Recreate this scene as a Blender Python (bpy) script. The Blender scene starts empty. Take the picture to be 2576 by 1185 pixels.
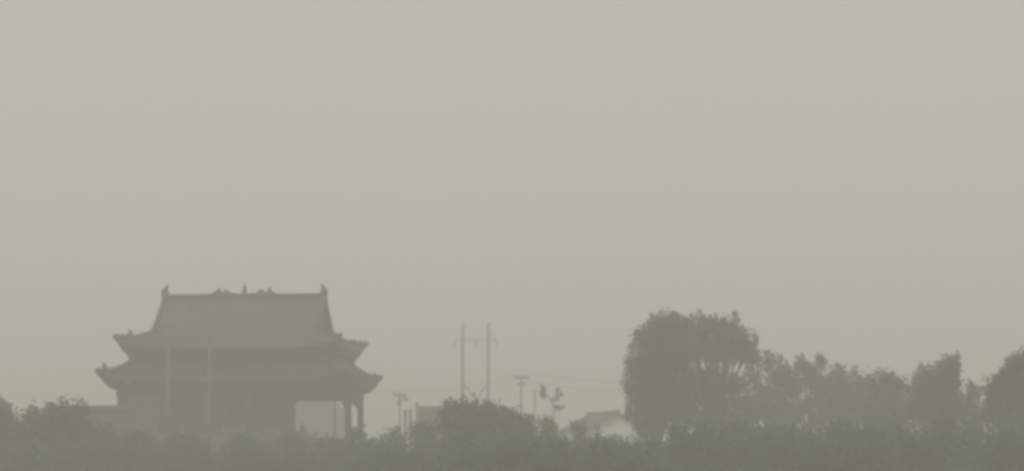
import bpy, math, random
import numpy as np
from mathutils import Vector, Quaternion

sc = bpy.context.scene
COL = sc.collection

# ------------------------------------------------------------------ camera
FPX, PW, PH, HOR, EYE = 6605.0, 2576.0, 1185.0, 1195.0, 1.6
PITCH = math.atan((HOR - PH / 2) / FPX)
cam_d = bpy.data.cameras.new('camera')
cam = bpy.data.objects.new('camera', cam_d); COL.objects.link(cam)
cam.location = (0, 0, EYE)
cam.rotation_euler = (math.radians(90) + PITCH, 0, 0)
cam_d.sensor_width = 36.0
cam_d.lens = 36.0 * FPX / PW
cam_d.clip_start = 0.5
cam_d.clip_end = 6000
sc.camera = cam

# ------------------------------------------------------------------ sky, sun, exposure
SUN_EL, SUN_AZ = math.radians(48), math.radians(-150)
w = bpy.data.worlds.new('World'); sc.world = w; w.use_nodes = True
nt = w.node_tree; nt.nodes.clear()
sky = nt.nodes.new('ShaderNodeTexSky'); sky.sky_type = 'NISHITA'
sky.sun_disc = False; sky.sun_elevation = SUN_EL; sky.sun_rotation = SUN_AZ
sky.dust_density = 8.0; sky.air_density = 1.0; sky.ozone_density = 1.0
veil = nt.nodes.new('ShaderNodeMix'); veil.data_type = 'RGBA'; veil.clamp_result = False
veil.inputs[0].default_value = 0.93                       # smog veil over the whole sky, even in every direction
tcw = nt.nodes.new('ShaderNodeTexCoord'); nzw = nt.nodes.new('ShaderNodeTexNoise')
nzw.inputs['Scale'].default_value = 6.0; nzw.inputs['Detail'].default_value = 4.0; nzw.inputs['Roughness'].default_value = 0.45
nt.links.new(tcw.outputs['Generated'], nzw.inputs['Vector'])
smog = nt.nodes.new('ShaderNodeMix'); smog.data_type = 'RGBA'
smog.inputs[6].default_value = (5.78, 5.66, 5.10, 1); smog.inputs[7].default_value = (6.12, 5.70, 5.45, 1)
nt.links.new(nzw.outputs['Fac'], smog.inputs[0]); nt.links.new(smog.outputs[2], veil.inputs[7])
nt.links.new(sky.outputs[0], veil.inputs[6])
bg = nt.nodes.new('ShaderNodeBackground'); bg.inputs[1].default_value = 0.10
nt.links.new(veil.outputs[2], bg.inputs[0])
wo = nt.nodes.new('ShaderNodeOutputWorld'); nt.links.new(bg.outputs[0], wo.inputs[0])

sun_d = bpy.data.lights.new('sun', 'SUN'); sun_d.energy = 1.25; sun_d.angle = math.radians(14)
sun_d.color = (1.0, 0.97, 0.90)
sun = bpy.data.objects.new('sun', sun_d); COL.objects.link(sun)
S = Vector((math.sin(SUN_AZ) * math.cos(SUN_EL), math.cos(SUN_AZ) * math.cos(SUN_EL), math.sin(SUN_EL)))
sun.rotation_euler = S.to_track_quat('Z', 'Y').to_euler(); sun.location = S * 100

sc.view_settings.view_transform = 'Standard'; sc.view_settings.look = 'None'
sc.view_settings.exposure = 0.0; sc.view_settings.gamma = 1.0
sc.render.engine = 'CYCLES'
sc.cycles.max_bounces = 8; sc.cycles.volume_bounces = 4; sc.cycles.diffuse_bounces = 3
sc.cycles.use_denoising = True
sc.cycles.pixel_filter_type = 'GAUSSIAN'; sc.cycles.filter_width = 4.2      # the soft long-zoom picture
HAZE_DENSITY, HAZE_COLOR, HAZE_G = 0.0042, (0.987, 0.963, 0.918, 1), 0.08

# ------------------------------------------------------------------ helpers
def px2w(px, py, Y):
    """world point at distance Y that the photograph shows at (px, py), in 2576-wide pixels"""
    cx, cz = (px - PW / 2) / FPX, (PH / 2 - py) / FPX
    c, s = math.cos(PITCH), math.sin(PITCH)
    dy, dz = c - cz * s, s + cz * c
    return Vector((cx / dy * Y, Y, EYE + dz / dy * Y))

def X(px, Y): return px2w(px, HOR, Y).x
def Z(py, Y): return px2w(PW / 2, py, Y).z

MATS = {}
def material(name, col, rough=0.8, var=0.25, scale=3.0, col2=None, bump=0.0, tint=False, translucent=0.0):
    m = bpy.data.materials.new(name); m.use_nodes = True
    n, l = m.node_tree.nodes, m.node_tree.links
    b = n['Principled BSDF']; b.inputs['Roughness'].default_value = rough
    c2 = col2 or tuple(x * (1 - var) for x in col)
    ramp = n.new('ShaderNodeMix'); ramp.data_type = 'RGBA'
    ramp.inputs[6].default_value = (*col, 1); ramp.inputs[7].default_value = (*c2, 1)
    tc = n.new('ShaderNodeTexCoord')
    nz = n.new('ShaderNodeTexNoise'); nz.inputs['Scale'].default_value = scale; nz.inputs['Detail'].default_value = 5
    l.new(tc.outputs['Object'], nz.inputs['Vector'])
    if tint:
        at = n.new('ShaderNodeAttribute'); at.attribute_name = 'tint'
        l.new(at.outputs['Fac'], ramp.inputs[0])
    else:
        mr = n.new('ShaderNodeMapRange'); mr.inputs[1].default_value = 0.3; mr.inputs[2].default_value = 0.7
        l.new(nz.outputs['Fac'], mr.inputs[0]); l.new(mr.outputs[0], ramp.inputs[0])
    l.new(ramp.outputs[2], b.inputs['Base Color'])
    if bump:
        bp = n.new('ShaderNodeBump'); bp.inputs['Strength'].default_value = bump; bp.inputs['Distance'].default_value = 0.03
        l.new(nz.outputs['Fac'], bp.inputs['Height']); l.new(bp.outputs[0], b.inputs['Normal'])
    if translucent:
        tr = n.new('ShaderNodeBsdfTranslucent'); mx = n.new('ShaderNodeMixShader'); mx.inputs[0].default_value = translucent
        l.new(ramp.outputs[2], tr.inputs[0]); l.new(b.outputs[0], mx.inputs[1]); l.new(tr.outputs[0], mx.inputs[2])
        l.new(mx.outputs[0], n['Material Output'].inputs[0])
    MATS[name] = m
    return m

material('roof_tile', (0.118, 0.094, 0.096), 0.88, scale=0.7, col2=(0.078, 0.066, 0.07), bump=0.3)
material('roof_tile_grey', (0.036, 0.038, 0.045), 0.9, scale=1.0, col2=(0.026, 0.028, 0.034), bump=0.3)
material('ridge_tile', (0.06, 0.06, 0.05), 0.7, scale=2.0)
material('timber_red', (0.085, 0.042, 0.055), 0.8, scale=2.5, col2=(0.05, 0.04, 0.055))
material('timber_dark', (0.042, 0.046, 0.062), 0.8, scale=3)
material('bracket_paint', (0.045, 0.062, 0.095), 0.85, scale=1.6, col2=(0.06, 0.058, 0.07))
material('brick_grey', (0.075, 0.08, 0.10), 0.9, scale=1.2, bump=0.4)
material('plaster_pale', (0.62, 0.61, 0.55), 0.9, scale=0.8, var=0.15)
material('plaster_white', (0.82, 0.80, 0.75), 0.9, scale=1.2, var=0.12)
material('lattice_paper', (0.13, 0.12, 0.105), 0.8, scale=4)
material('concrete_grey', (0.14, 0.14, 0.135), 0.85, scale=3, var=0.2)
material('concrete_pale', (0.40, 0.40, 0.37), 0.85, scale=3, var=0.2)
material('concrete_pole', (0.24, 0.22, 0.19), 0.85, scale=3, var=0.2)
material('steel', (0.16, 0.16, 0.15), 0.5, scale=5)
material('porcelain', (0.35, 0.22, 0.15), 0.3, scale=5)
material('wire', (0.04, 0.04, 0.04), 0.5, scale=5)
material('bark', (0.085, 0.07, 0.055), 0.95, scale=4, bump=0.5)
material('leaf_dark', (0.035, 0.10, 0.10), 0.7, tint=True, col2=(0.06, 0.13, 0.125), translucent=0.25)
material('leaf_mid', (0.05, 0.10, 0.095), 0.7, tint=True, col2=(0.08, 0.135, 0.12), translucent=0.25)
material('leaf_yellow', (0.10, 0.10, 0.035), 0.6, tint=True, col2=(0.17, 0.15, 0.05), translucent=0.3)
material('leaf_fresh', (0.06, 0.10, 0.03), 0.6, tint=True, col2=(0.11, 0.16, 0.05), translucent=0.3)
material('ground', (0.09, 0.11, 0.06), 0.95, scale=0.25, col2=(0.06, 0.085, 0.045), bump=0.3)
material('window_glass', (0.04, 0.045, 0.05), 0.1, scale=2)

class MB:
    def __init__(self): self.v, self.f = [], []
    def add(self, vs, fs):
        o = len(self.v); self.v += [tuple(p) for p in vs]; self.f += [tuple(i + o for i in q) for q in fs]
        return self
    def box(self, c, s, rz=0.0):
        hx, hy, hz = s[0] / 2, s[1] / 2, s[2] / 2
        cr, sr = math.cos(rz), math.sin(rz)
        vs = []
        for z in (-hz, hz):
            for x, y in ((-hx, -hy), (hx, -hy), (hx, hy), (-hx, hy)):
                vs.append((c[0] + x * cr - y * sr, c[1] + x * sr + y * cr, c[2] + z))
        return self.add(vs, [(3, 2, 1, 0), (4, 5, 6, 7), (0, 1, 5, 4), (1, 2, 6, 5), (2, 3, 7, 6), (3, 0, 4, 7)])
    def span(self, a, b):
        return self.box([(a[i] + b[i]) / 2 for i in range(3)], [abs(b[i] - a[i]) for i in range(3)])
    def tube(self, pts, rad, n=8, cap=True):
        pts = [Vector(p) for p in pts]
        if not hasattr(rad, '__len__'): rad = [rad] * len(pts)
        vs, fs = [], []
        up = Vector((0, 0, 1)); prev = None
        for i, p in enumerate(pts):
            t = (pts[min(i + 1, len(pts) - 1)] - pts[max(i - 1, 0)]).normalized()
            if prev is None:
                a = t.cross(up if abs(t.z) < 0.95 else Vector((1, 0, 0))).normalized()
            else:
                a = (prev - t * prev.dot(t)).normalized()
            prev = a; b = t.cross(a)
            for k in range(n):
                th = 2 * math.pi * k / n
                vs.append(p + (a * math.cos(th) + b * math.sin(th)) * rad[i])
        for i in range(len(pts) - 1):
            for k in range(n):
                k2 = (k + 1) % n
                fs.append((i * n + k, i * n + k2, (i + 1) * n + k2, (i + 1) * n + k))
        if cap:
            fs.append(tuple(range(n - 1, -1, -1))); fs.append(tuple((len(pts) - 1) * n + k for k in range(n)))
        return self.add(vs, fs)
    def plate(self, outline, y0, y1):
        """outline in (x, z), extruded from y0 to y1"""
        n = len(outline)
        vs = [(x, y0, z) for x, z in outline] + [(x, y1, z) for x, z in outline]
        fs = [tuple(range(n)), tuple(range(2 * n - 1, n - 1, -1))]
        for i in range(n):
            j = (i + 1) % n; fs.append((j, i, n + i, n + j))
        return self.add(vs, fs)
    def plate_x(self, outline, x0, x1):
        n = len(outline)
        vs = [(x0, y, z) for y, z in outline] + [(x1, y, z) for y, z in outline]
        fs = [tuple(range(n)), tuple(range(2 * n - 1, n - 1, -1))]
        for i in range(n):
            j = (i + 1) % n; fs.append((j, i, n + i, n + j))
        return self.add(vs, fs)
    def grid(self, rows):
        nr, ncol = len(rows), len(rows[0])
        vs = [p for r in rows for p in r]
        fs = [(i * ncol + j, i * ncol + j + 1, (i + 1) * ncol + j + 1, (i + 1) * ncol + j) for i in range(nr - 1) for j in range(ncol - 1)]
        return self.add(vs, fs)
    def build(self, name, mat, parent=None, loc=None, smooth=False):
        me = bpy.data.meshes.new(name); me.from_pydata(self.v, [], self.f); me.update()
        me.materials.append(MATS[mat])
        if smooth: me.polygons.foreach_set('use_smooth', [True] * len(me.polygons))
        o = bpy.data.objects.new(name, me); COL.objects.link(o)
        if parent is not None: o.parent = parent
        if loc is not None: o.location = loc
        return o

def tag(o, label=None, cat=None, group=None, kind=None):
    for k, v in (('label', label), ('category', cat), ('group', group), ('kind', kind)):
        if v: o[k] = v
    return o

def thing(name, loc, label, cat, group=None):
    o = bpy.data.objects.new(name, None); COL.objects.link(o); o.location = loc
    o.empty_display_size = 0.3
    return tag(o, label, cat, group)

# ------------------------------------------------------------------ ground and haze
g = MB().grid([[(x, y, 0.0) for x in np.linspace(-1500, 1500, 25)] for y in np.linspace(-1500, 1500, 25)]).build('ground', 'ground')
tag(g, kind='structure')

hz = MB().box((0, 0, 11.4), (3200, 3200, 24.8)).build('haze', 'ground')
hz.data.materials.clear()
hm = bpy.data.materials.new('haze_air'); hm.use_nodes = True
n = hm.node_tree.nodes; n.clear()
pv = n.new('ShaderNodeVolumePrincipled'); pv.inputs['Density'].default_value = HAZE_DENSITY
pv.inputs['Color'].default_value = HAZE_COLOR; pv.inputs['Anisotropy'].default_value = HAZE_G
mo = n.new('ShaderNodeOutputMaterial'); hm.node_tree.links.new(pv.outputs[0], mo.inputs['Volume'])
hz.data.materials.append(hm); hz['kind'] = 'stuff'

# ------------------------------------------------------------------ the hall
HX, HY = -20.43, 200.0
TERR = 4.3
hall = thing('temple_hall', (HX, HY, 0), 'large two-eaved temple hall with upturned roof corners and ornamented ridge', 'temple')
hall.rotation_euler.z = -0.10

def gcurve(v): return 1 - (1 - v) ** 1.45
class Ring:
    """hipped skirt roof between a top rectangle and an eave rectangle, corners swept up and out"""
    def __init__(s, wi, di, zt, we, de, ze, ext, up):
        s.wi, s.di, s.zt, s.we, s.de, s.ze, s.ext, s.up = wi, di, zt, we, de, ze, ext, up
    def pt(s, side, u, v, lift=0.0):
        f = max(0.0, (abs(u) - 0.45) / 0.55) ** 2.4
        w_ = s.wi + (s.we - s.wi) * v; d_ = s.di + (s.de - s.di) * v; e = s.ext * f * v
        z = s.zt + (s.ze - s.zt) * gcurve(v) + s.up * f * v ** 1.7 + lift
        if side == 0: return (u * (w_ + e), -(d_ + e), z)
        if side == 1: return (w_ + e, u * (d_ + e), z)
        if side == 2: return (-u * (w_ + e), d_ + e, z)
        return (-(w_ + e), -u * (d_ + e), z)
    def surface(s, th=0.24, nu=28, nv=8):
        m = MB()
        for side in range(4):
            us = np.linspace(-1, 1, nu + 1); vs = np.linspace(0, 1, nv + 1)
            m.grid([[s.pt(side, u, v) for u in us] for v in vs])
            m.grid([[s.pt(side, u, v, -th) for u in us[::-1]] for v in vs])
            m.grid([[s.pt(side, u, 1.0) for u in us], [s.pt(side, u, 1.0, -th) for u in us]])
        return m
    def tiles(s, step=0.36, nv=8):
        m = MB()
        for side in range(4):
            half = s.we if side % 2 == 0 else s.de
            k = int(2 * half / step)
            for i in range(1, k):
                u = -1 + 2 * i / k
                m.tube([s.pt(side, u, v, 0.01) for v in np.linspace(0.0, 1.01, nv)], 0.075, 5, cap=True)
        return m
    def hip(s, cx, cy, lift, vs):
        # corner line; cx, cy = +-1
        out = []
        for v in vs:
            x, y, z = s.pt(0, cx, v, lift)
            out.append((x, abs(y) * cy, z))
        return out

def flare(wi, di, zi, ring, inset, drop, nu=28, nv=6):
    """bowl-shaped underside that carries the eave: wall line up to the eave"""
    m = MB()
    for side in range(4):
        rows = []
        for v in np.linspace(0, 1, nv + 1):
            row = []
            for u in np.linspace(-1, 1, nu + 1):
                ex, ey, ez = ring.pt(side, u, inset, -drop)
                if side == 0: a = (u * wi, -di, zi)
                elif side == 1: a = (wi, u * di, zi)
                elif side == 2: a = (-u * wi, di, zi)
                else: a = (-wi, -u * di, zi)
                h, q = v ** 0.8, v ** 1.7
                row.append((a[0] + (ex - a[0]) * h, a[1] + (ey - a[1]) * h, a[2] + (ez - a[2]) * q))
            rows.append(row)
        m.grid(rows)
    return m

# --- masonry terrace
terrace = MB().span((-8.9, -8.5, 0), (9.2, 8.5, TERR - 0.25)).build('terrace', 'brick_grey', hall)
MB().span((-9.05, -8.65, TERR - 0.25), (9.35, 8.65, TERR)).build('coping', 'concrete_grey', terrace)

# --- lower storey: closed on the left, an open bay at the right-hand corner
CX, CY = 8.05, 6.0
def column_meshes(r):
    return MB().tube([(0, 0, 0), (0, 0, 3.9)], [r, r * 0.87], 12), MB().tube([(0, 0, 0), (0, 0, 0.12), (0, 0, 0.22)], [r + 0.13, r + 0.13, r + 0.03], 12)
shared = {}
pos = [(x, -CY, 0.23) for x in (-CX, -4.8, -1.6, 1.6, 4.8)] + [(CX, -CY, 0.055)] + [(x, CY, 0.23) for x in (-CX, -4.8, -1.6, 2.6)] + [(CX, CY, 0.26), (CX, 0.2, 0.26), (-CX, 0.0, 0.2)]
for x, y, r in pos:
    if r not in shared:
        cm, bm_ = column_meshes(r)
        o = cm.build('column', 'timber_red', hall, (x, y, TERR), smooth=True); b_ = bm_.build('column_base', 'concrete_grey', o)
        shared[r] = (o.data, b_.data)
    else:
        o = bpy.data.objects.new('column', shared[r][0]); COL.objects.link(o); o.parent = hall; o.location = (x, y, TERR)
        b_ = bpy.data.objects.new('column_base', shared[r][1]); COL.objects.link(b_); b_.parent = o

ZB = 7.35
m = MB()
for y in (-CY, CY): m.span((-8.3, y - 0.14, ZB), (8.3, y + 0.14, ZB + 0.55))
for x in (-CX, CX): m.span((x - 0.14, -CY + 0.15, ZB + 0.003), (x + 0.14, CY - 0.15, ZB + 0.547))
m.build('tie_beam', 'bracket_paint', hall)
def spandrel(x, sx, y, wd, ht):
    pts = [(x, ZB), (x + sx * wd, ZB)]
    for k in range(1, 9):
        t = k / 8 * math.pi / 2
        pts.append((x + sx * wd * (1 - math.sin(t)), ZB - ht * (1 - math.cos(t))))
    if sx < 0: pts = pts[::-1]
    return MB().plate(pts, y - 0.06, y + 0.06)
for x, sx, wd, ht in ((CX - 0.05, -1, 1.5, 0.3), (4.98, 1, 1.7, 0.85), (4.62, -1, 0.9, 0.5), (-4.62, 1, 0.9, 0.5), (1.42, -1, 0.7, 0.4), (-1.42, 1, 0.7, 0.4)):
    spandrel(x, sx, -CY, wd, ht).build('spandrel_bracket', 'bracket_paint', hall)
spandrel(CX - 0.2, -1, CY, 1.5, 0.8).build('spandrel_bracket', 'bracket_paint', hall)
# curved spandrels in the side bay of the right-hand end
def spandrel_x(y, sy, x, wd, ht):
    pts = [(y, ZB), (y + sy * wd, ZB)]
    for k in range(1, 9):
        t = k / 8 * math.pi / 2
        pts.append((y + sy * wd * (1 - math.sin(t)), ZB - ht * (1 - math.cos(t))))
    return MB().plate_x(pts, x - 0.06, x + 0.06)
spandrel_x(0.0, -1, CX, 5.6, 2.0).build('spandrel_bracket', 'bracket_paint', hall)
spandrel_x(0.4, 1, CX, 2.0, 0.9).build('spandrel_bracket', 'bracket_paint', hall)
spandrel_x(CY - 0.2, -1, CX, 2.0, 0.9).build('spandrel_bracket', 'bracket_paint', hall)
MB().span((-CX + 0.2, -CY - 0.2, TERR), (-5.0, -CY + 0.25, ZB - 0.01)).build('brick_wall', 'brick_grey', hall)
MB().span((-CX - 0.25, -CY + 0.26, TERR), (-CX + 0.25, CY - 0.25, ZB - 0.01)).build('brick_wall', 'brick_grey', hall)
MB().span((-CX + 0.26, CY - 0.2, TERR), (2.5, CY + 0.2, ZB - 0.01)).build('brick_wall', 'brick_grey', hall)
MB().span((-4.95, -4.9, TERR + 2.7), (4.9, -4.5, ZB + 0.4)).build('lintel_wall', 'timber_red', hall)
MB().span((-7.7, -5.8, ZB + 0.56), (7.7, 5.8, ZB + 0.66)).build('ceiling', 'timber_dark', hall)
# lattice door leaves between the front columns
leaf_frame = MB()
for a, b_ in (((-0.40, -0.05, 0), (-0.32, 0.05, 2.6)), ((0.32, -0.05, 0), (0.40, 0.05, 2.6))): leaf_frame.span(a, b_)
for z in (0.0, 0.85, 1.05, 2.5): leaf_frame.span((-0.32, -0.045, z), (0.32, 0.045, z + 0.1))
leaf_panel = MB().span((-0.32, -0.01, 0.1), (0.32, 0.02, 0.85)).span((-0.32, -0.01, 1.15), (0.32, 0.02, 2.5))
lat = MB()
for k in range(1, 4): lat.span((-0.32 + 0.16 * k - 0.012, -0.03, 1.15), (-0.32 + 0.16 * k + 0.012, -0.012, 2.5))
for k in range(1, 8): lat.span((-0.318, -0.034, 1.15 + 0.17 * k - 0.012), (0.318, -0.014, 1.15 + 0.17 * k + 0.012))
meshes = None
for x in [-4.45 + 0.81 * k for k in range(12)]:
    if meshes is None:
        o = leaf_frame.build('door_leaf', 'timber_red', hall, (x, -4.72, TERR + 0.05))
        p_ = leaf_panel.build('door_panel', 'lattice_paper', o); l_ = lat.build('lattice', 'timber_red', o)
        meshes = (o.data, p_.data, l_.data)
    else:
        o = bpy.data.objects.new('door_leaf', meshes[0]); COL.objects.link(o); o.parent = hall; o.location = (x, -4.72, TERR + 0.05)
        for nm, me in (('door_panel', meshes[1]), ('lattice', meshes[2])):
            c_ = bpy.data.objects.new(nm, me); COL.objects.link(c_); c_.parent = o

# --- lower roof
LOW = Ring(7.46, 4.4, 10.1, 9.0, 7.15, 8.6, 0.40, 0.55)
lower = LOW.surface().build('lower_roof', 'roof_tile_grey', hall, smooth=True)
tag(LOW.tiles().build('tile_rows', 'roof_tile_grey', lower, smooth=True), kind='stuff')
flare(8.2, 6.15, 7.85, LOW, 0.95, 0.25).build('eave_underside', 'timber_dark', hall, smooth=True)
# --- upper storey wall
up_wall = MB().span((-7.4, -4.3, 9.0), (7.4, 4.3, 10.75)).build('upper_wall', 'timber_dark', hall)
MB().span((-7.52, -4.42, 10.29), (7.52, 4.42, 10.4)).build('sill_beam', 'timber_red', up_wall)
# --- upper roof skirt
UPP = Ring(6.2, 3.4, 12.28, 8.05, 5.8, 11.12, 0.40, 0.62)
upper = UPP.surface().build('upper_roof', 'roof_tile', hall, smooth=True)
tag(UPP.tiles().build('tile_rows', 'roof_tile', upper, smooth=True), kind='stuff')
flare(7.45, 4.35, 10.35, UPP, 0.95, 0.25).build('eave_underside', 'timber_dark', hall, smooth=True)
# bracket sets under both eaves
def brackets(w_, d_, z0, z1, out, step):
    m = MB()
    def one(x, y, dx, dy):
        for k in range(3):
            t = (k + 0.5) / 3; z = z0 + (z1 - z0) * t; o_ = out * t
            wx = 0.22 + 0.14 * k
            m.box((x + dx * o_, y + dy * o_, z), (wx if dx == 0 else 0.2 + o_, wx if dy == 0 else 0.2 + o_, 0.16))
    nx = int(2 * w_ / step)
    for i in range(nx + 1):
        x = -w_ + 2 * w_ * i / nx
        one(x, -d_, 0, -1); one(x, d_, 0, 1)
    ny = int(2 * d_ / step)
    for i in range(1, ny):
        y = -d_ + 2 * d_ * i / ny
        one(-w_, y, -1, 0); one(w_, y, 1, 0)
    return m
tag(brackets(8.2, 6.15, 7.92, 8.5, 0.85, 0.95).build('bracket_sets', 'bracket_paint', hall), kind='stuff')
tag(brackets(7.45, 4.35, 10.4, 11.0, 0.75, 0.95).build('bracket_sets', 'bracket_paint', hall), kind='stuff')

# --- upper gabled roof (front and back slopes, gable ends)
RZ = 15.0
def slope_pt(sy, u, v, lift=0.0):
    half = 6.2 + 0.05 * v
    y = sy * 3.45 * v
    z = RZ - (RZ - 12.3) * (1 - (1 - v) ** 1.12) + lift
    return (u * half, y, z)
m = MB()
for sy in (-1, 1):
    us = np.linspace(-1, 1, 9); vs = np.linspace(0, 1, 9)
    m.grid([[slope_pt(sy, u, v) for u in us] for v in vs])
    m.grid([[slope_pt(sy, u, v, -0.16) for u in us] for v in vs])
    for u in (-1, 1): m.grid([[slope_pt(sy, u, v) for v in vs], [slope_pt(sy, u, v, -0.16) for v in vs]])
main_roof = m.build('main_roof', 'roof_tile', hall, smooth=True)
m = MB()
for sy in (-1, 1):
    for i in range(1, 36):
        u = -1 + 2 * i / 36
        m.tube([slope_pt(sy, u, v, 0.01) for v in np.linspace(0, 1, 8)], 0.075, 5)
tag(m.build('tile_rows', 'roof_tile', main_roof, smooth=True), kind='stuff')
for sx in (-1, 1):
    o_ = [(slope_pt(-1, 1, v)[1], slope_pt(-1, 1, v)[2] - 0.14) for v in np.linspace(1, 0, 7)] + [(slope_pt(1, 1, v)[1], slope_pt(1, 1, v)[2] - 0.14) for v in np.linspace(0.15, 1, 6)]
    MB().plate_x(o_, sx * 6.0 - 0.06, sx * 6.0 + 0.06).build('gable_board', 'timber_red', main_roof)

# --- ridges
ridge = MB().span((-6.1, -0.2, RZ - 0.12), (6.1, 0.2, RZ + 0.3)).span((-6.2, -0.26, RZ + 0.3), (6.2, 0.26, RZ + 0.36)).build('main_ridge', 'ridge_tile', hall)
for sx in (-1, 1):
    for sy in (-1, 1):
        kf = 1.0 if sy < 0 else 0.45
        # steep ridge down each gable edge, then the hip ridge out to the corner with a hooked end
        pts = [slope_pt(sy, sx, v, 0.14) for v in np.linspace(0, 1, 9)]
        MB().tube([(p[0], p[1], p[2]) for p in pts], 0.16, 8).build('verge_ridge', 'ridge_tile', hall, smooth=True)
        hp = UPP.hip(sx, sy, 0.1, np.linspace(0, 1.0, 10))
        e = hp[-1]; hp.append((e[0] + sx * 0.08, e[1] + sy * 0.08, e[2] + 0.05))
        h_ = MB().tube(hp, [0.2] * 4 + [0.2] * 4 + [0.22, 0.22, 0.15], 8).build('hip_ridge', 'ridge_tile', hall, smooth=True)
        # hooked beast at mid hip
        b0 = Vector(UPP.hip(sx, sy, 0.12, [0.6])[0])
        MB().tube([b0, b0 + Vector((sx * 0.05, 0, 0.24 * kf)), b0 + Vector((-sx * 0.02, 0, 0.42 * kf)), b0 + Vector((sx * 0.14, 0, 0.62 * kf))], [0.24, 0.22, 0.15, 0.05], 8).build('ridge_beast', 'ridge_tile', h_, smooth=True)
        for v in (0.68, 0.8):
            c_ = Vector(UPP.hip(sx, sy, 0.2, [v])[0])
            MB().tube([c_, c_ + Vector((0, 0, 0.16)), c_ + Vector((sx * 0.05, 0, 0.26))], [0.1, 0.09, 0.04], 6).build('ridge_figure', 'ridge_tile', h_, smooth=True)
        hp = LOW.hip(sx, sy, 0.1, np.linspace(0, 1.0, 10))
        e = hp[-1]; hp.append((e[0] + sx * 0.08, e[1] + sy * 0.08, e[2] + 0.05))
        h_ = MB().tube(hp, [0.2] * 4 + [0.2] * 4 + [0.22, 0.22, 0.15], 8).build('hip_ridge', 'ridge_tile', hall, smooth=True)
        b0 = Vector(LOW.hip(sx, sy, 0.12, [0.03])[0])
        MB().tube([b0, b0 + Vector((sx * 0.1, sy * 0.1, 0.3)), b0 + Vector((sx * 0.22, sy * 0.2, 0.45)), b0 + Vector((sx * 0.1, sy * 0.1, 0.6))], [0.25, 0.24, 0.16, 0.05], 8).build('ridge_beast', 'ridge_tile', h_, smooth=True)
        for v in (0.8,):
            c_ = Vector(LOW.hip(sx, sy, 0.2, [v])[0])
            MB().tube([c_, c_ + Vector((0, 0, 0.28 * kf)), c_ + Vector((sx * 0.05, 0, 0.55 * kf))], [0.2, 0.2, 0.08], 6).build('ridge_figure', 'ridge_tile', h_, smooth=True)
rr = MB()
rr.span((-7.6, -4.62, 10.02), (7.6, -4.44, 10.28)); rr.span((-7.6, 4.44, 10.02), (7.6, 4.62, 10.28))
rr.span((-7.65, -4.43, 10.02), (-7.42, 4.43, 10.277)); rr.span((7.42, -4.43, 10.02), (7.65, 4.43, 10.277))
rr.build('wall_ridge', 'ridge_tile', hall)

def mirror(pts, sx): return pts if sx > 0 else [(-x, z) for x, z in pts][::-1]
T = RZ + 0.3
chi = [(5.86, T - 0.35), (6.36, T - 0.35), (6.42, T + 0.1), (6.38, T + 0.4), (6.2, T + 0.55), (6.06, T + 0.76), (5.92, T + 0.8), (5.95, T + 0.62), (6.0, T + 0.42), (5.9, T + 0.22), (5.86, T + 0.1)]
for sx in (-1, 1):
    MB().plate(mirror(chi, sx), -0.19, 0.19).build('ridge_end_ornament', 'ridge_tile', hall)
drag = [(-2.85, T), (-2.6, T + 0.08), (-2.4, T + 0.22), (-2.2, T + 0.27), (-2.05, T + 0.47), (-1.93, T + 0.52), (-1.84, T + 0.4), (-1.76, T + 0.24), (-1.62, T + 0.22), (-1.52, T + 0.42), (-1.42, T + 0.46), (-1.34, T + 0.3), (-1.2, T + 0.28), (-1.05, T + 0.2), (-0.85, T + 0.12), (-0.6, T + 0.14), (-0.42, T + 0.06), (-0.4, T - 0.05), (-2.85, T - 0.05)]
MB().plate(drag[::-1], -0.1, 0.1).build('ridge_carving', 'ridge_tile', hall)
drag2 = [(-x * 0.98 - 0.05 * math.cos(x * 5), z + (0.07 * math.sin(x * 9) if z > T + 0.1 else 0)) for x, z in drag]
MB().plate(drag2, -0.1, 0.1).build('ridge_carving', 'ridge_tile', hall)
MB().tube([(0, 0, T - 0.1), (0, 0, T + 0.12), (0, 0, T + 0.2), (0, 0, T + 0.34), (0, 0, T + 0.42), (0, 0, T + 0.58), (0, 0, T + 0.7), (0, 0, T + 1.05)],
          [0.34, 0.3, 0.17, 0.22, 0.12, 0.15, 0.06, 0.02], 10).build('finial', 'ridge_tile', hall, smooth=True)

# ------------------------------------------------------------------ walls and small buildings
def wall_thing(name, label, cat, x0, x1, y0, y1, h, mat, cap):
    t = thing(name, ((x0 + x1) / 2, (y0 + y1) / 2, 0), label, cat)
    hx, hy = (x1 - x0) / 2, (y1 - y0) / 2
    MB().span((-hx, -hy, 0), (hx, hy, h - 0.35)).build('wall', mat, t)
    # tiled coping with a small ridge
    m = MB().plate_x([(-hy - 0.25, h - 0.36), (hy + 0.25, h - 0.36), (hy + 0.25, h - 0.28), (0.1, h), (-0.1, h), (-hy - 0.25, h - 0.28)], -hx - 0.1, hx + 0.1)
    c_ = m.build('coping', cap, t)
    r_ = MB()
    k = int((2 * hx) / 0.4)
    for i in range(k + 1):
        x = -hx + 2 * hx * i / max(1, k)
        r_.tube([(x, -0.12, h - 0.0), (x, -hy - 0.27, h - 0.25)], 0.06, 5)
    tag(r_.build('tile_rows', cap, c_), kind='stuff')
    return t
Yw = 190.8
wall_thing('courtyard_wall', 'grey courtyard wall with flat tiled top beside the temple hall', 'wall', X(150, Yw), X(322, Yw), Yw - 0.3, Yw + 0.3, Z(1020, Yw), 'brick_grey', 'ridge_tile')

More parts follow.
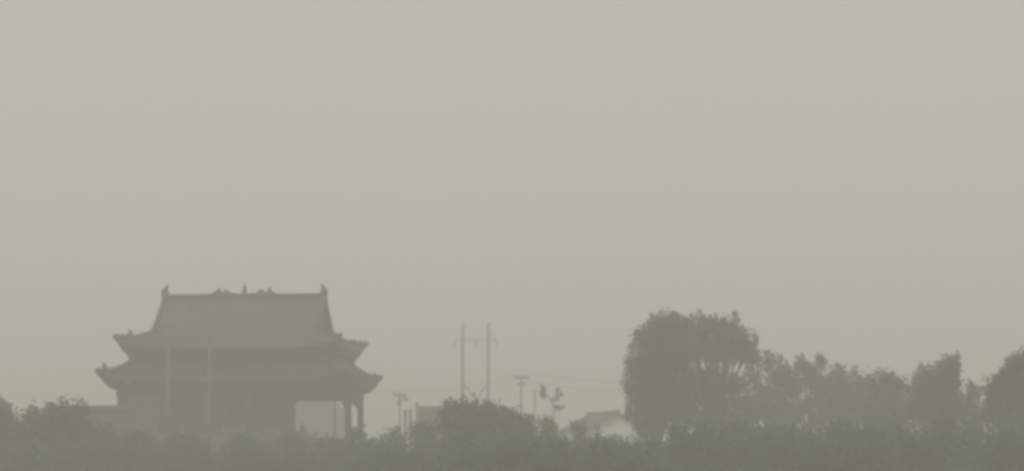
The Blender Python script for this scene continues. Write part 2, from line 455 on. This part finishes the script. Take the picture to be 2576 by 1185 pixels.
# low flat-roofed block
Yb = 232.0
bx0, bx1, bz = X(1049, Yb), X(1150, Yb), Z(1022, Yb)
t = thing('flat_roofed_building', ((bx0 + bx1) / 2, Yb, 0), 'low brown flat-roofed building with a corner post beside the round tree', 'building')
hw = (bx1 - bx0) / 2
MB().span((-hw, 0, 0), (hw, 6, bz - 0.2)).build('wall', 'brick_grey', t)
MB().span((-hw - 0.12, -0.15, bz - 0.2), (hw + 0.12, 6.15, bz)).build('roof_slab', 'concrete_pole', t)
MB().span((-hw - 0.16, -0.2, 0), (-hw + 0.16, 0.12, bz + 0.32)).build('corner_post', 'concrete_pole', t)
for x in (-0.6, 0.9):
    f_ = MB().span((x - 0.45, -0.05, bz - 2.2), (x + 0.45, 0.03, bz - 0.9)).build('window', 'timber_dark', t)
    MB().span((x - 0.38, -0.07, bz - 2.12), (x + 0.38, -0.052, bz - 0.98)).build('pane', 'window_glass', f_)

# two gate posts by the flat roofed block
for px, top, lab in ((1019, 1031, 'thin dark post standing nearer the small lamp pole'), (1032, 1029, 'thin dark post standing nearer the flat-roofed building')):
    Yq = 228.0; h = Z(top, Yq)
    o = MB().tube([(0, 0, 0), (0, 0, h - 0.12)], [0.17, 0.15], 8).span((-0.2, -0.2, h - 0.12), (0.2, 0.2, h)).build('gate_post', 'concrete_pole', None, (X(px, Yq), Yq, 0))
    tag(o, lab, 'post', 'posts beside the flat-roofed building')

# gabled white house, its ridge running back to the left
Yh = 238.0
ap = px2w(1553, 1034, Yh); lf = px2w(1489, 1070, Yh)
t = thing('gabled_house', (ap.x, Yh, 0), 'small house with white gable end and grey tiled roof', 'house')
hw, za, ze = ap.x - lf.x, ap.z, lf.z
yaw = math.radians(15); t.rotation_euler.z = yaw
hw2, L = hw / math.cos(yaw) * 0.98, 9.0
wb = MB().plate([(-hw2, 0), (hw2, 0), (hw2, ze - 0.1), (0, za - 0.32), (-hw2, ze - 0.1)], 0, L)
wl = wb.build('wall', 'plaster_white', t)
for sx in (-1, 1):
    x1, z1 = sx * (hw2 + 0.35), ze - 0.1 - 0.35 * (za - ze) / hw2
    rows = MB()
    a, b_, c_, d_ = (0, za - 0.14), (x1, z1 + 0.02), (x1, z1 - 0.14), (0, za - 0.3)
    pl = [a, b_, c_, d_] if sx < 0 else [d_, c_, b_, a]
    rf = rows.plate(pl, -0.35, L + 0.3).build('roof_slope', 'roof_tile', t)
    tr = MB()
    for k in range(1, 27):
        y = -0.3 + k * (L + 0.5) / 27
        tr.tube([(0, y, za - 0.12), (x1, y, z1 + 0.04)], 0.07, 5)
    tag(tr.build('tile_rows', 'roof_tile', rf), kind='stuff')
MB().tube([(0, -0.55, za + 0.06), (0, -0.3, za - 0.04), (0, L * 0.5, za - 0.08), (0, L + 0.2, za - 0.04), (0, L + 0.5, za + 0.06)], [0.1, 0.15, 0.15, 0.15, 0.1], 8).build('ridge', 'ridge_tile', t, smooth=True)
an = MB().plate([(-hw2, 0), (hw2 * 0.6, 0), (hw2 * 0.6, ze - 0.9), (-hw2 * 0.2, ze - 0.15), (-hw2, ze - 0.9)], L + 0.4, L + 6).build('annex_wall', 'plaster_white', t)
for q in ([(-hw2 * 0.2, ze + 0.1), (-hw2 - 0.3, ze - 0.95), (-hw2 - 0.3, ze - 1.1), (-hw2 * 0.2, ze - 0.1)], [(-hw2 * 0.2, ze - 0.1), (hw2 * 0.6 + 0.3, ze - 1.1), (hw2 * 0.6 + 0.3, ze - 0.95), (-hw2 * 0.2, ze + 0.1)]):
    MB().plate(q, L + 0.35, L + 6.3).build('annex_roof', 'roof_tile', an)
f_ = MB().span((-0.55, -0.04, ze - 2.2), (0.55, 0.02, ze - 0.9)).build('window', 'timber_dark', t)
MB().span((-0.48, -0.06, ze - 2.13), (0.48, -0.042, ze - 0.97)).build('pane', 'window_glass', f_)

# ------------------------------------------------------------------ poles and wires
def insulator(m, p, h=0.17): m.tube([p, (p[0], p[1], p[2] + h * 0.35), (p[0], p[1], p[2] + h * 0.5), (p[0], p[1], p[2] + h)], [0.05, 0.05, 0.11, 0.06], 8)

# portal power structure: two tall poles, one crossarm
Yt = 330.0
xa, xb = X(1163, Yt), X(1228, Yt); xc = (xa + xb) / 2
za_, zb_ = Z(815, Yt), Z(811, Yt); zarm = Z(855, Yt)
t = thing('portal_power_pole', (xc, Yt, 0), 'tall pair of power poles joined by one crossarm above the trees', 'power pole')
for x, zt in ((xa - xc, za_), (xb - xc, zb_)):
    MB().tube([(x, 0, 0), (x, 0, zt)], [0.32, 0.22], 12).build('pole', 'concrete_pole', t, smooth=True)
arm0, arm1 = X(1140, Yt) - xc, X(1252, Yt) - xc
MB().span((arm0, -0.34, zarm - 0.05), (arm1, -0.24, zarm + 0.05)).span((arm0, 0.24, zarm - 0.05), (arm1, 0.34, zarm + 0.05)).build('crossarm', 'steel', t)
for x in (arm0 + 0.15, 0.0, arm1 - 0.15):
    m = MB()
    for k in range(5): m.tube([(x, 0, zarm - 0.2 - 0.16 * k), (x, 0, zarm - 0.24 - 0.16 * k), (x, 0, zarm - 0.34 - 0.16 * k)], [0.05, 0.13, 0.05], 8)
    m.span((x - 0.04, -0.25, zarm - 0.16), (x + 0.04, 0.25, zarm - 0.08))
    m.build('insulator', 'porcelain', t, smooth=False)
zx0, zx1 = Z(958, Yt), Z(1030, Yt)
MB().tube([(xa - xc, 0.1, zx0), (xb - xc - 0.9, 0.1, zx1)], 0.11, 6).build('brace', 'steel', t)
MB().tube([(xb - xc, -0.1, zx0 - 0.2), (xa - xc + 0.9, -0.1, zx1)], 0.11, 6).build('brace', 'steel', t)

# T pole with two crossarms
Yc = 262.0
t = thing('utility_pole', (X(1311, Yc), Yc, 0), 'utility pole with a wide top crossarm and a short lower one', 'utility pole')
h = Z(944, Yc)
MB().tube([(0, 0, 0), (0, 0, h)], [0.15, 0.10], 10).build('pole', 'concrete_pole', t, smooth=True)
for zz, w0, w1, th in ((Z(951, Yc), -0.68, 0.75, 0.11), (Z(968, Yc), -0.4, 0.5, 0.06)):
    c_ = MB().span((w0, -0.2, zz - th), (w1, -0.1, zz + th)).build('crossarm', 'steel', t)
    for x in (w0 + 0.08, w0 * 0.4, w1 * 0.45, w1 - 0.08):
        m = MB(); insulator(m, (x, -0.15, zz + th)); m.build('insulator', 'porcelain', c_)

# small pole with a crossarm and a street lamp arm
Yd = 240.0
t = thing('utility_pole', (X(1005, Yd), Yd, 0), 'short utility pole with crossarm and lamp arm near the temple hall', 'utility pole')
h = Z(985, Yd)
MB().tube([(0, 0, 0), (0, 0, h)], [0.13, 0.09], 10).build('pole', 'concrete_pole', t, smooth=True)
zz = Z(995, Yd)
c_ = MB().span((-0.55, -0.2, zz - 0.09), (0.6, -0.1, zz + 0.09)).build('crossarm', 'steel', t)
for x in (-0.45, 0.5):
    m = MB(); insulator(m, (x, -0.15, zz + 0.09)); m.build('insulator', 'porcelain', c_)
MB().tube([(0, -0.1, zz - 0.75), (0.3, -0.14, zz - 0.3), (0.5, -0.15, zz - 0.08)], 0.06, 6).build('brace', 'steel', t)
a_ = MB().tube([(0, 0, zz - 0.55), (0.4, -0.1, zz - 0.3), (0.55, -0.15, zz - 0.34)], 0.05, 6).build('lamp_arm', 'steel', t)
MB().tube([(0.45, -0.15, zz - 0.32), (0.62, -0.16, zz - 0.38), (0.8, -0.16, zz - 0.44)], [0.09, 0.16, 0.06], 8).build('lamp_head', 'steel', a_)
MB().tube([(-0.08, -0.18, zz - 0.9), (-0.08, -0.18, zz - 0.45)], 0.2, 10).build('transformer_can', 'steel', t)

# faint far pole
Ye = 380.0
t = thing('utility_pole', (X(1345, Ye), Ye, 0), 'faint thin far pole between the utility pole and the leafy sapling', 'utility pole')
h = Z(978, Ye)
MB().tube([(0, 0, 0), (0, 0, h)], [0.26, 0.18], 8).build('pole', 'concrete_pole', t, smooth=True)
MB().span((-0.7, -0.25, h - 0.5), (0.7, -0.15, h - 0.38)).build('crossarm', 'steel', t)

# two pale slender poles in front of the hall
for px, top, lab in ((420, 828, 'pale slender pole in front of the temple hall, nearer its left end'), (524, 858, 'pale slender pole in front of the temple hall, nearer its middle')):
    Yf = 172.0; h = Z(top, Yf)
    t = thing('lamp_pole', (X(px, Yf), Yf, 0), lab, 'pole', 'pale poles in front of the temple hall')
    MB().tube([(0, 0, 0), (0, 0, h)], [0.14, 0.09], 10).build('pole', 'concrete_grey', t, smooth=True)
    MB().tube([(0, 0, h), (0, 0, h + 0.12), (0, 0, h + 0.2)], [0.12, 0.12, 0.03], 10).build('cap', 'concrete_grey', t)
    z_ = Z(935 if px < 450 else 960, Yf)
    MB().span((-0.26, -0.2, z_ - 0.12), (0.26, -0.1, z_ + 0.12)).build('clamp', 'concrete_grey', t)
    MB().span((-0.3, -0.3, 0), (0.3, 0.3, 0.35)).build('footing', 'concrete_grey', t)

def wire(label, p0, p1, sag, r=0.013):
    p0, p1 = Vector(p0), Vector(p1); pts = []
    for k in range(25):
        s_ = k / 24; p = p0.lerp(p1, s_); p.z -= sag * 4 * s_ * (1 - s_); pts.append(p)
    b0 = pts[0].copy()
    o = MB().tube([p - b0 for p in pts], r, 5).build('power_line', 'wire', None, b0)
    tag(o, label, 'cable', 'overhead wires')
zt_ = Z(949, Yc); xT = X(1311, Yc); zS = Z(992, Yd); xS = X(1005, Yd)
wire('thin overhead wire from the utility pole across to the large tree', (xT + 0.6, Yc - 0.15, zt_ + 0.35), (X(1760, 250), 250, Z(968, 250)), 0.25)
wire('thin overhead wire from the lower crossarm of the utility pole toward the tree', (xT + 0.4, Yc - 0.15, Z(968, Yc) + 0.35), (X(1760, 250), 250, Z(1000, 250)), 0.3)
wire('thin overhead wire between the short lamp pole and the temple hall', (xS - 0.45, Yd - 0.15, zS + 0.25), (X(820, 225), 225, Z(993, 225)), 0.05)
wire('thin overhead wire between the short lamp pole and the utility pole', (xS + 0.5, Yd - 0.15, zS + 0.25), (xT - 0.6, Yc - 0.15, zt_ + 0.3), 0.5)
wire('faint high wire running left from the tall paired poles', (X(1142, Yt), Yt, zarm - 1.0), (X(700, 300), 300, Z(900, 300)), 0.8, 0.014)
wire('faint high wire running right from the tall paired poles', (X(1250, Yt), Yt, zarm - 1.0), (X(1800, 300), 300, Z(880, 300)), 1.0, 0.014)

# ------------------------------------------------------------------ foliage
def leaf_mesh(name, lobes, n, size, rng, clumps, spread, mat, parent, shell=0.55):
    """lobes: (cx, cy, cz, rx, ry, rz). Leaf-sized rhombs gathered in twig clumps spread through the lobes."""
    L_ = np.array(lobes, float)
    vol = (L_[:, 3] * L_[:, 4] * L_[:, 5]) ** 0.8
    which = rng.choice(len(L_), clumps, p=vol / vol.sum())
    d = rng.normal(size=(clumps, 3)); d /= np.linalg.norm(d, axis=1)[:, None]
    r = shell + (0.93 - shell) * rng.random(clumps) ** 0.7
    r *= np.where(rng.random(clumps) < 0.25, rng.random(clumps), 1.0)
    C = L_[which, :3] + d * r[:, None] * L_[which, 3:6]
    C[:, 2] -= 0.9 * spread
    ctint = rng.random(clumps)
    csz = 0.6 + 0.8 * rng.random(clumps)
    k = rng.integers(0, clumps, n)
    ax = d * 0.55 + rng.normal(size=(clumps, 3)) * 0.3 + np.array([0, 0, 0.75]); ax /= np.linalg.norm(ax, axis=1)[:, None]
    tt = rng.random(n) ** 1.2 * 3.4 - 1.5
    P = C[k] + ax[k] * (tt * spread * csz[k])[:, None] + np.clip(rng.normal(size=(n, 3)), -1.7, 1.7) * (spread * csz[k] * np.clip(0.75 - 0.2 * tt, 0.3, 1.0))[:, None]
    P[:, 2] = np.maximum(P[:, 2], 0.08)
    a = rng.normal(size=(n, 3)); a[:, 2] -= 0.2; a /= np.linalg.norm(a, axis=1)[:, None]
    b = rng.normal(size=(n, 3)); b -= (b * a).sum(1)[:, None] * a; b /= np.linalg.norm(b, axis=1)[:, None]
    s = size * (0.6 + 0.8 * rng.random(n))[:, None]
    V = np.stack([P - a * s, P + b * s * 0.42 - a * s * 0.1, P + a * s, P - b * s * 0.42 - a * s * 0.1], 1).reshape(-1, 3)
    me = bpy.data.meshes.new(name)
    me.vertices.add(4 * n); me.vertices.foreach_set('co', V.ravel())
    me.loops.add(4 * n); me.loops.foreach_set('vertex_index', np.arange(4 * n, dtype=np.int32))
    me.polygons.add(n)
    me.polygons.foreach_set('loop_start', np.arange(0, 4 * n, 4, dtype=np.int32))
    at = me.attributes.new('tint', 'FLOAT', 'POINT')
    at.data.foreach_set('value', np.repeat(np.clip(ctint[k] * 0.7 + rng.random(n) * 0.3, 0, 1), 4).astype(np.float32))
    me.materials.append(MATS[mat]); me.update(calc_edges=True)
    o = bpy.data.objects.new(name, me); COL.objects.link(o)
    if parent is not None: o.parent = parent
    return o

def tree(name, label, cat, Y, base_px, lobes_px, n, seed, mat='leaf_dark', size=0.12, group=None, trunk_r=0.2, clump_r=0.26, per=34, fork=0.42, shell=0.55):
    rng = np.random.default_rng(seed); rnd = random.Random(seed)
    bx = X(base_px, Y)
    t = thing(name, (bx, Y, 0), label, cat, group)
    k = Y / FPX
    lobes = []
    for px, py, rx, ry in lobes_px:
        p = px2w(px, py, Y)
        rr_ = rx * k
        lobes.append((p.x - bx, rnd.uniform(-0.5, 0.5) * rr_, p.z, rr_, rr_ * 1.0, ry * k))
    top = max(l[2] for l in lobes)
    zc = min(max(0.8, fork * top), top - 0.3)
    m = MB()
    mx = np.mean([l[0] for l in lobes])
    tp = [(0, 0, 0), (0.05 * mx, 0.03, zc * 0.35), (0.2 * mx + rnd.uniform(-.08, .08), -0.05, zc * 0.7), (0.35 * mx, 0, zc), (0.75 * mx, 0, zc + (top - zc) * 0.7)]
    m.tube(tp, [trunk_r * 1.35, trunk_r, trunk_r * 0.85, trunk_r * 0.7, trunk_r * 0.2], 9)
    tr = m.build('trunk', 'bark', t, smooth=True)
    lm = MB()
    for l in lobes:
        f = rnd.uniform(0.55, 1.0)
        s0 = Vector((0.35 * mx * f, 0, zc * f)); e0 = Vector((l[0], l[1], l[2] + l[5] * 0.3))
        mid = s0.lerp(e0, 0.5) + Vector((rnd.uniform(-.2, .2), rnd.uniform(-.2, .2), 0.12 * (e0 - s0).length))
        lm.tube([s0, mid, e0], [trunk_r * 0.42, trunk_r * 0.28, trunk_r * 0.06], 6)
        for q in range(5):
            a_ = Vector((rnd.gauss(0, 1), rnd.gauss(0, 1), rnd.gauss(0.3, 0.8))).normalized()
            s1 = mid.lerp(e0, rnd.uniform(0, 1))
            e1 = Vector((l[0] + a_.x * l[3] * 0.8, l[1] + a_.y * l[4] * 0.8, max(0.3, l[2] + a_.z * l[5] * 0.8)))
            lm.tube([s1, s1.lerp(e1, 0.5) + Vector((0, 0, 0.1)), e1], [trunk_r * 0.16, trunk_r * 0.1, trunk_r * 0.03], 5)
    lm.build('limbs', 'bark', t, smooth=True)
    leaf_mesh('crown', lobes, n, size, rng, max(8, n // per), clump_r, mat, t, shell)
    return t

def shrub(label, Y, px, top, half, seed, mat='leaf_dark', n=7000, group=None, name='shrub', size=0.12):
    rnd = random.Random(seed); lobes = []
    bot = HOR + EYE / Y * FPX
    H = bot - top
    for i in range(9):
        f = rnd.uniform(0.2, 0.92)
        wd = half * math.sqrt(max(0.15, 1 - (f - 0.3) ** 2 * 1.6))
        r_ = half * rnd.uniform(0.3, 0.5)
        lobes.append((px + rnd.uniform(-1, 1) * max(0, wd - r_), bot - H * f + r_ * 0.3, r_, min(r_ * rnd.uniform(0.75, 1.05), H * 0.3)))
    lobes.append((px + rnd.uniform(-0.3, 0.3) * half, top + half * 0.33, half * 0.45, half * 0.33))
    lobes.append((px, bot - H * 0.35, half * 0.75, H * 0.33))
    return tree(name, label, 'shrub', Y, px, lobes, n, seed, mat, size, group, 0.09, 0.2, 24, 0.25)

# large trees, right of the white house
tree('broadleaf_tree', 'tallest broad dark tree rising right beside the white-gabled house', 'tree', 170, 1650,
     [(1640, 845, 46, 40), (1690, 825, 42, 40), (1612, 900, 36, 42), (1665, 900, 55, 45), (1604, 960, 34, 50), (1655, 975, 60, 55), (1715, 870, 45, 45), (1625, 1030, 50, 45), (1700, 960, 50, 50), (1690, 1030, 55, 45), (1652, 810, 24, 26), (1700, 800, 20, 22)],
     30000, 11, trunk_r=0.3, fork=0.3)
tree('broadleaf_tree', 'broad dark tree with flat crown top and small sky gaps, second from the white-gabled house', 'tree', 174, 1795,
     [(1770, 825, 44, 40), (1828, 826, 36, 38), (1740, 870, 44, 40), (1805, 880, 50, 40), (1868, 868, 38, 40), (1765, 945, 52, 45), (1725, 1010, 45, 50), (1795, 1010, 50, 40), (1838, 852, 40, 34), (1885, 880, 24, 40), (1800, 955, 40, 35), (1755, 800, 20, 20), (1845, 804, 18, 18), (1802, 806, 28, 22), (1720, 812, 24, 22), (1862, 838, 24, 26), (1850, 965, 36, 30), (1855, 1025, 40, 34), (1780, 1050, 55, 32), (1840, 1055, 44, 28)],
     20500, 12, trunk_r=0.28, fork=0.35, shell=0.35, per=28, clump_r=0.22)
# looser row
row_group = 'loose tree row on the right'
tree('broadleaf_tree', 'loose half-bare tree directly right of the two large dark trees', 'tree', 186, 1930,
     [(1930, 905, 28, 26), (1965, 910, 20, 24), (1960, 940, 38, 34), (1900, 950, 36, 36), (1940, 985, 46, 34), (1885, 1005, 34, 34), (1930, 1030, 44, 30), (1975, 1010, 34, 36), (1890, 1045, 40, 26), (1960, 1055, 40, 22), (1985, 960, 34, 36), (1900, 900, 22, 26)], 9800, 13, 'leaf_mid', group=row_group, per=26, clump_r=0.19, shell=0.2, trunk_r=0.2, fork=0.4, size=0.12)
tree('broadleaf_tree', 'loose tree with twin pointed tops in the middle of the right-hand row', 'tree', 190, 2045,
     [(2018, 910, 20, 26), (2064, 905, 18, 26), (2035, 950, 38, 30), (2000, 970, 34, 32), (2065, 980, 38, 32), (2030, 1010, 44, 30), (2080, 1030, 34, 30), (2000, 1035, 34, 28), (2050, 1052, 40, 22), (2042, 925, 26, 24)], 8800, 14, 'leaf_mid', group=row_group, per=26, clump_r=0.19, shell=0.2, trunk_r=0.18, fork=0.4, size=0.12)
tree('broadleaf_tree', 'small loose tree with ragged top, third from the two large dark trees', 'tree', 192, 2128,
     [(2112, 935, 22, 22), (2148, 938, 18, 22), (2125, 970, 38, 32), (2095, 1000, 34, 30), (2150, 1005, 38, 34), (2125, 1035, 46, 32), (2085, 965, 34, 34), (2168, 968, 26, 30)], 9200, 15, 'leaf_mid', group=row_group, per=26, clump_r=0.19, shell=0.2, trunk_r=0.17, fork=0.4, size=0.12)
tree('broadleaf_tree', 'low dense tree with a knobbed top left of the rounded tall tree', 'tree', 178, 2225,
     [(2195, 952, 20, 22), (2232, 955, 24, 22), (2262, 966, 22, 22), (2215, 1000, 48, 38), (2265, 1020, 44, 38), (2180, 1025, 36, 36), (2225, 1045, 60, 34)], 12500, 16, 'leaf_dark', group=row_group, trunk_r=0.18, fork=0.35)
tree('broadleaf_tree', 'tall rounded tree standing just left of the V-shaped sky gap', 'tree', 166, 2365,
     [(2388, 915, 28, 28), (2345, 935, 32, 32), (2392, 955, 34, 36), (2325, 975, 36, 36), (2370, 1000, 54, 40), (2395, 1030, 36, 36), (2330, 1035, 50, 44)], 15500, 17, 'leaf_dark', group=row_group, trunk_r=0.22, fork=0.35)
tree('sapling_tree', 'small thin tree inside the V-shaped sky gap on the right', 'tree', 172, 2440,
     [(2445, 980, 17, 22), (2430, 1015, 24, 26), (2452, 1040, 22, 24)], 2300, 18, 'leaf_mid', trunk_r=0.1, fork=0.5)
tree('broadleaf_tree', 'tall dark tree cut off by the right edge of the picture', 'tree', 152, 2550,
     [(2560, 912, 26, 30), (2600, 900, 34, 34), (2525, 950, 28, 34), (2502, 985, 24, 34), (2560, 985, 50, 45), (2510, 1030, 36, 36), (2560, 1060, 56, 45), (2610, 990, 50, 60)], 19000, 19, 'leaf_dark', trunk_r=0.24, fork=0.35)
tree('distant_tree', 'pale hazy distant tree seen through the open bay of the temple hall', 'tree', 345, 790,
     [(770, 1010, 60, 45), (830, 1020, 48, 45), (790, 1060, 80, 40), (850, 1065, 32, 40), (720, 1050, 50, 45), (800, 1100, 80, 40), (865, 1030, 18, 30)], 22000, 20, 'leaf_fresh', trunk_r=0.3, fork=0.3, size=0.2, clump_r=0.4)

# sparse leafy sapling in front of the sky
Ys = 205.0
t = thing('sapling_tree', (X(1392, Ys), Ys, 0), 'sparse sapling with a few green leaf tufts alone against the sky', 'tree')
def lp(px, py): p = px2w(px, py, Ys); return (p.x - X(1392, Ys), 0, p.z)
MB().tube([(0, 0, 0), (0.02, 0, 2.5), lp(1393, 1052), lp(1392, 1022), lp(1385, 1004)], [0.09, 0.07, 0.04, 0.035, 0.03], 7).build('trunk', 'bark', t, smooth=True)
m = MB()
for pts, r in (([(1391, 1018), (1380, 1000), (1371, 984), (1365, 970)], 0.05), ([(1387, 1006), (1398, 990), (1405, 972)], 0.035), ([(1392, 1021), (1405, 1021), (1420, 1025)], 0.06), ([(1393, 1012), (1406, 998), (1412, 988)], 0.03)):
    m.tube([lp(*p) for p in pts], [r, r * 0.8] + [r * 0.4] * (len(pts) - 2), 6)
m.build('branches', 'bark', t, smooth=True)
def tufts(ls, n, seed, name='leaf_tuft', mat='leaf_fresh', cs=10, sp=0.1):
    kk = Ys / FPX
    lobes = [(lp(a, b_)[0], 0, lp(a, b_)[2], rx * kk, rx * kk, ry * kk) for a, b_, rx, ry in ls]
    leaf_mesh(name, lobes, n, 0.12, np.random.default_rng(seed), cs, sp, mat, t)
tufts([(1368, 988, 8, 7)], 110, 1); tufts([(1367, 974, 4, 6)], 36, 2); tufts([(1403, 977, 4, 8)], 30, 3, mat='leaf_mid')
tufts([(1410, 990, 7, 5)], 40, 4); tufts([(1406, 1022, 14, 3)], 60, 5, mat='leaf_dark'); tufts([(1397, 1005, 6, 8)], 36, 6, mat='leaf_mid')

# centre: round tree and shrubs around it
tree('round_tree', 'dense round dark tree in front of the tall paired poles', 'tree', 150, 1200,
     [(1135, 1040, 30, 26), (1175, 1036, 34, 28), (1225, 1038, 36, 28), (1282, 1043, 30, 28), (1160, 1070, 52, 44), (1225, 1075, 58, 46), (1285, 1080, 46, 44), (1320, 1075, 24, 28), (1200, 1130, 80, 50), (1290, 1130, 55, 45)],
     19000, 21, 'leaf_dark', trunk_r=0.16, fork=0.25, size=0.13)
shrub('low shrub beside the right corner of the temple hall', 172, 985, 1068, 50, 31, 'leaf_mid', 4500)
shrub('shrub in front of the flat-roofed building and thin posts', 160, 1060, 1056, 48, 32, 'leaf_mid', 5200)
shrub('low bright shrub below the leafy sapling', 168, 1385, 1050, 46, 33, 'leaf_fresh', 4500)
shrub('low shrub to the left of the white-gabled house', 165, 1448, 1058, 38, 34, 'leaf_mid', 5000)
shrub('shrub hiding the foot of the white-gabled house', 160, 1545, 1102, 55, 35, 'leaf_dark', 6500)
shrub('shrub at the left foot of the tallest tree beside the white-gabled house', 164, 1632, 1052, 46, 38, 'leaf_dark', 6500)
shrub('yellowish shrub below the open bay of the temple hall', 178, 775, 1070, 66, 36, 'leaf_yellow', 6500)
shrub('shrub under the right corner columns of the temple hall', 170, 893, 1070, 50, 37, 'leaf_mid', 6000)
# left edge
tree('broadleaf_tree', 'dark tree cut off by the left edge of the picture', 'tree', 160, -10,
     [(0, 1028, 30, 24), (-40, 1025, 40, 40), (10, 1055, 32, 34), (-20, 1090, 60, 60), (20, 1110, 34, 50)], 11000, 41, 'leaf_dark', trunk_r=0.18, fork=0.3)
tree('leafy_bush', 'wide bush in front of the grey courtyard wall on the left', 'shrub', 158, 130,
     [(85, 1044, 26, 20), (120, 1035, 26, 18), (160, 1030, 30, 18), (202, 1014, 12, 16), (105, 1080, 55, 42), (175, 1075, 48, 42), (70, 1085, 32, 42), (210, 1045, 16, 20), (140, 1130, 80, 50)], 14500, 42, 'leaf_dark', trunk_r=0.12, fork=0.25, size=0.13)
shrub('shrub at the foot of the grey courtyard wall next to the wide bush', 158, 262, 1068, 58, 43, 'leaf_mid', 6500)

# the belt of shrubs along the bottom of the view, in front of everything
grp = 'shrub belt along the bottom edge'
rb = random.Random(77)
MARKS = [(-40, 'the tree at the left edge'), (70, 'the left half of the wide bush'), (180, 'the right half of the wide bush'), (290, 'the end of the courtyard wall'),
         (410, 'the left pale slender pole'), (520, 'the right pale slender pole'), (630, 'the ridge finial of the temple hall'), (745, 'the left jamb of the open temple bay'),
         (860, 'the right temple corner columns'), (970, 'the short lamp pole'), (1075, 'the flat-roofed building'), (1180, 'the left tall paired pole'),
         (1285, 'the crossarmed utility pole'), (1390, 'the sparse leafy sapling'), (1500, 'the white gable of the small house'), (1620, 'the left side of the tallest tree'),
         (1735, 'the dip between the two large dark trees'), (1850, 'the right end of the second large tree'), (1960, 'the loose half-bare tree'), (2070, 'the twin-topped loose tree'),
         (2185, 'the low dense knob-topped tree'), (2300, 'the left flank of the tall rounded tree'), (2415, 'the V-shaped sky gap'), (2540, 'the tree at the right edge')]
for i, (px, mark) in enumerate(MARKS):
    half = rb.uniform(112, 135)
    if px < 330: top = rb.uniform(1095, 1115)
    elif px < 950: top = rb.uniform(1105, 1140)
    elif px < 1460: top = rb.uniform(1095, 1118)
    elif px < 1660: top = 1108
    else: top = rb.uniform(1066, 1096)
    shrub('shrub on the bottom edge, straight below ' + mark, rb.uniform(126, 131) + (24 if px < 950 else 10 if px < 1100 else 0), px, top, half, 200 + i, 'leaf_dark', 15000, grp, size=0.1)
lab2, grp2 = 'shrub filling in behind the front shrub belt', 'shrubs behind the front belt'
px = -20; i = 0
while px < 2650:
    half = rb.uniform(100, 125)
    if px < 330: top = rb.uniform(1085, 1100)
    elif px < 950: top = rb.uniform(1088, 1112)
    elif px < 1400: top = rb.uniform(1085, 1105)
    elif px < 1680: top = rb.uniform(1096, 1104)
    else: top = rb.uniform(1046, 1062)
    shrub(lab2, rb.uniform(136, 142) + (26 if px < 950 else 10 if px < 1100 else 0), px, top, half, 400 + i, 'leaf_dark', 12000, grp2)
    px += half * rb.uniform(0.95, 1.1); i += 1
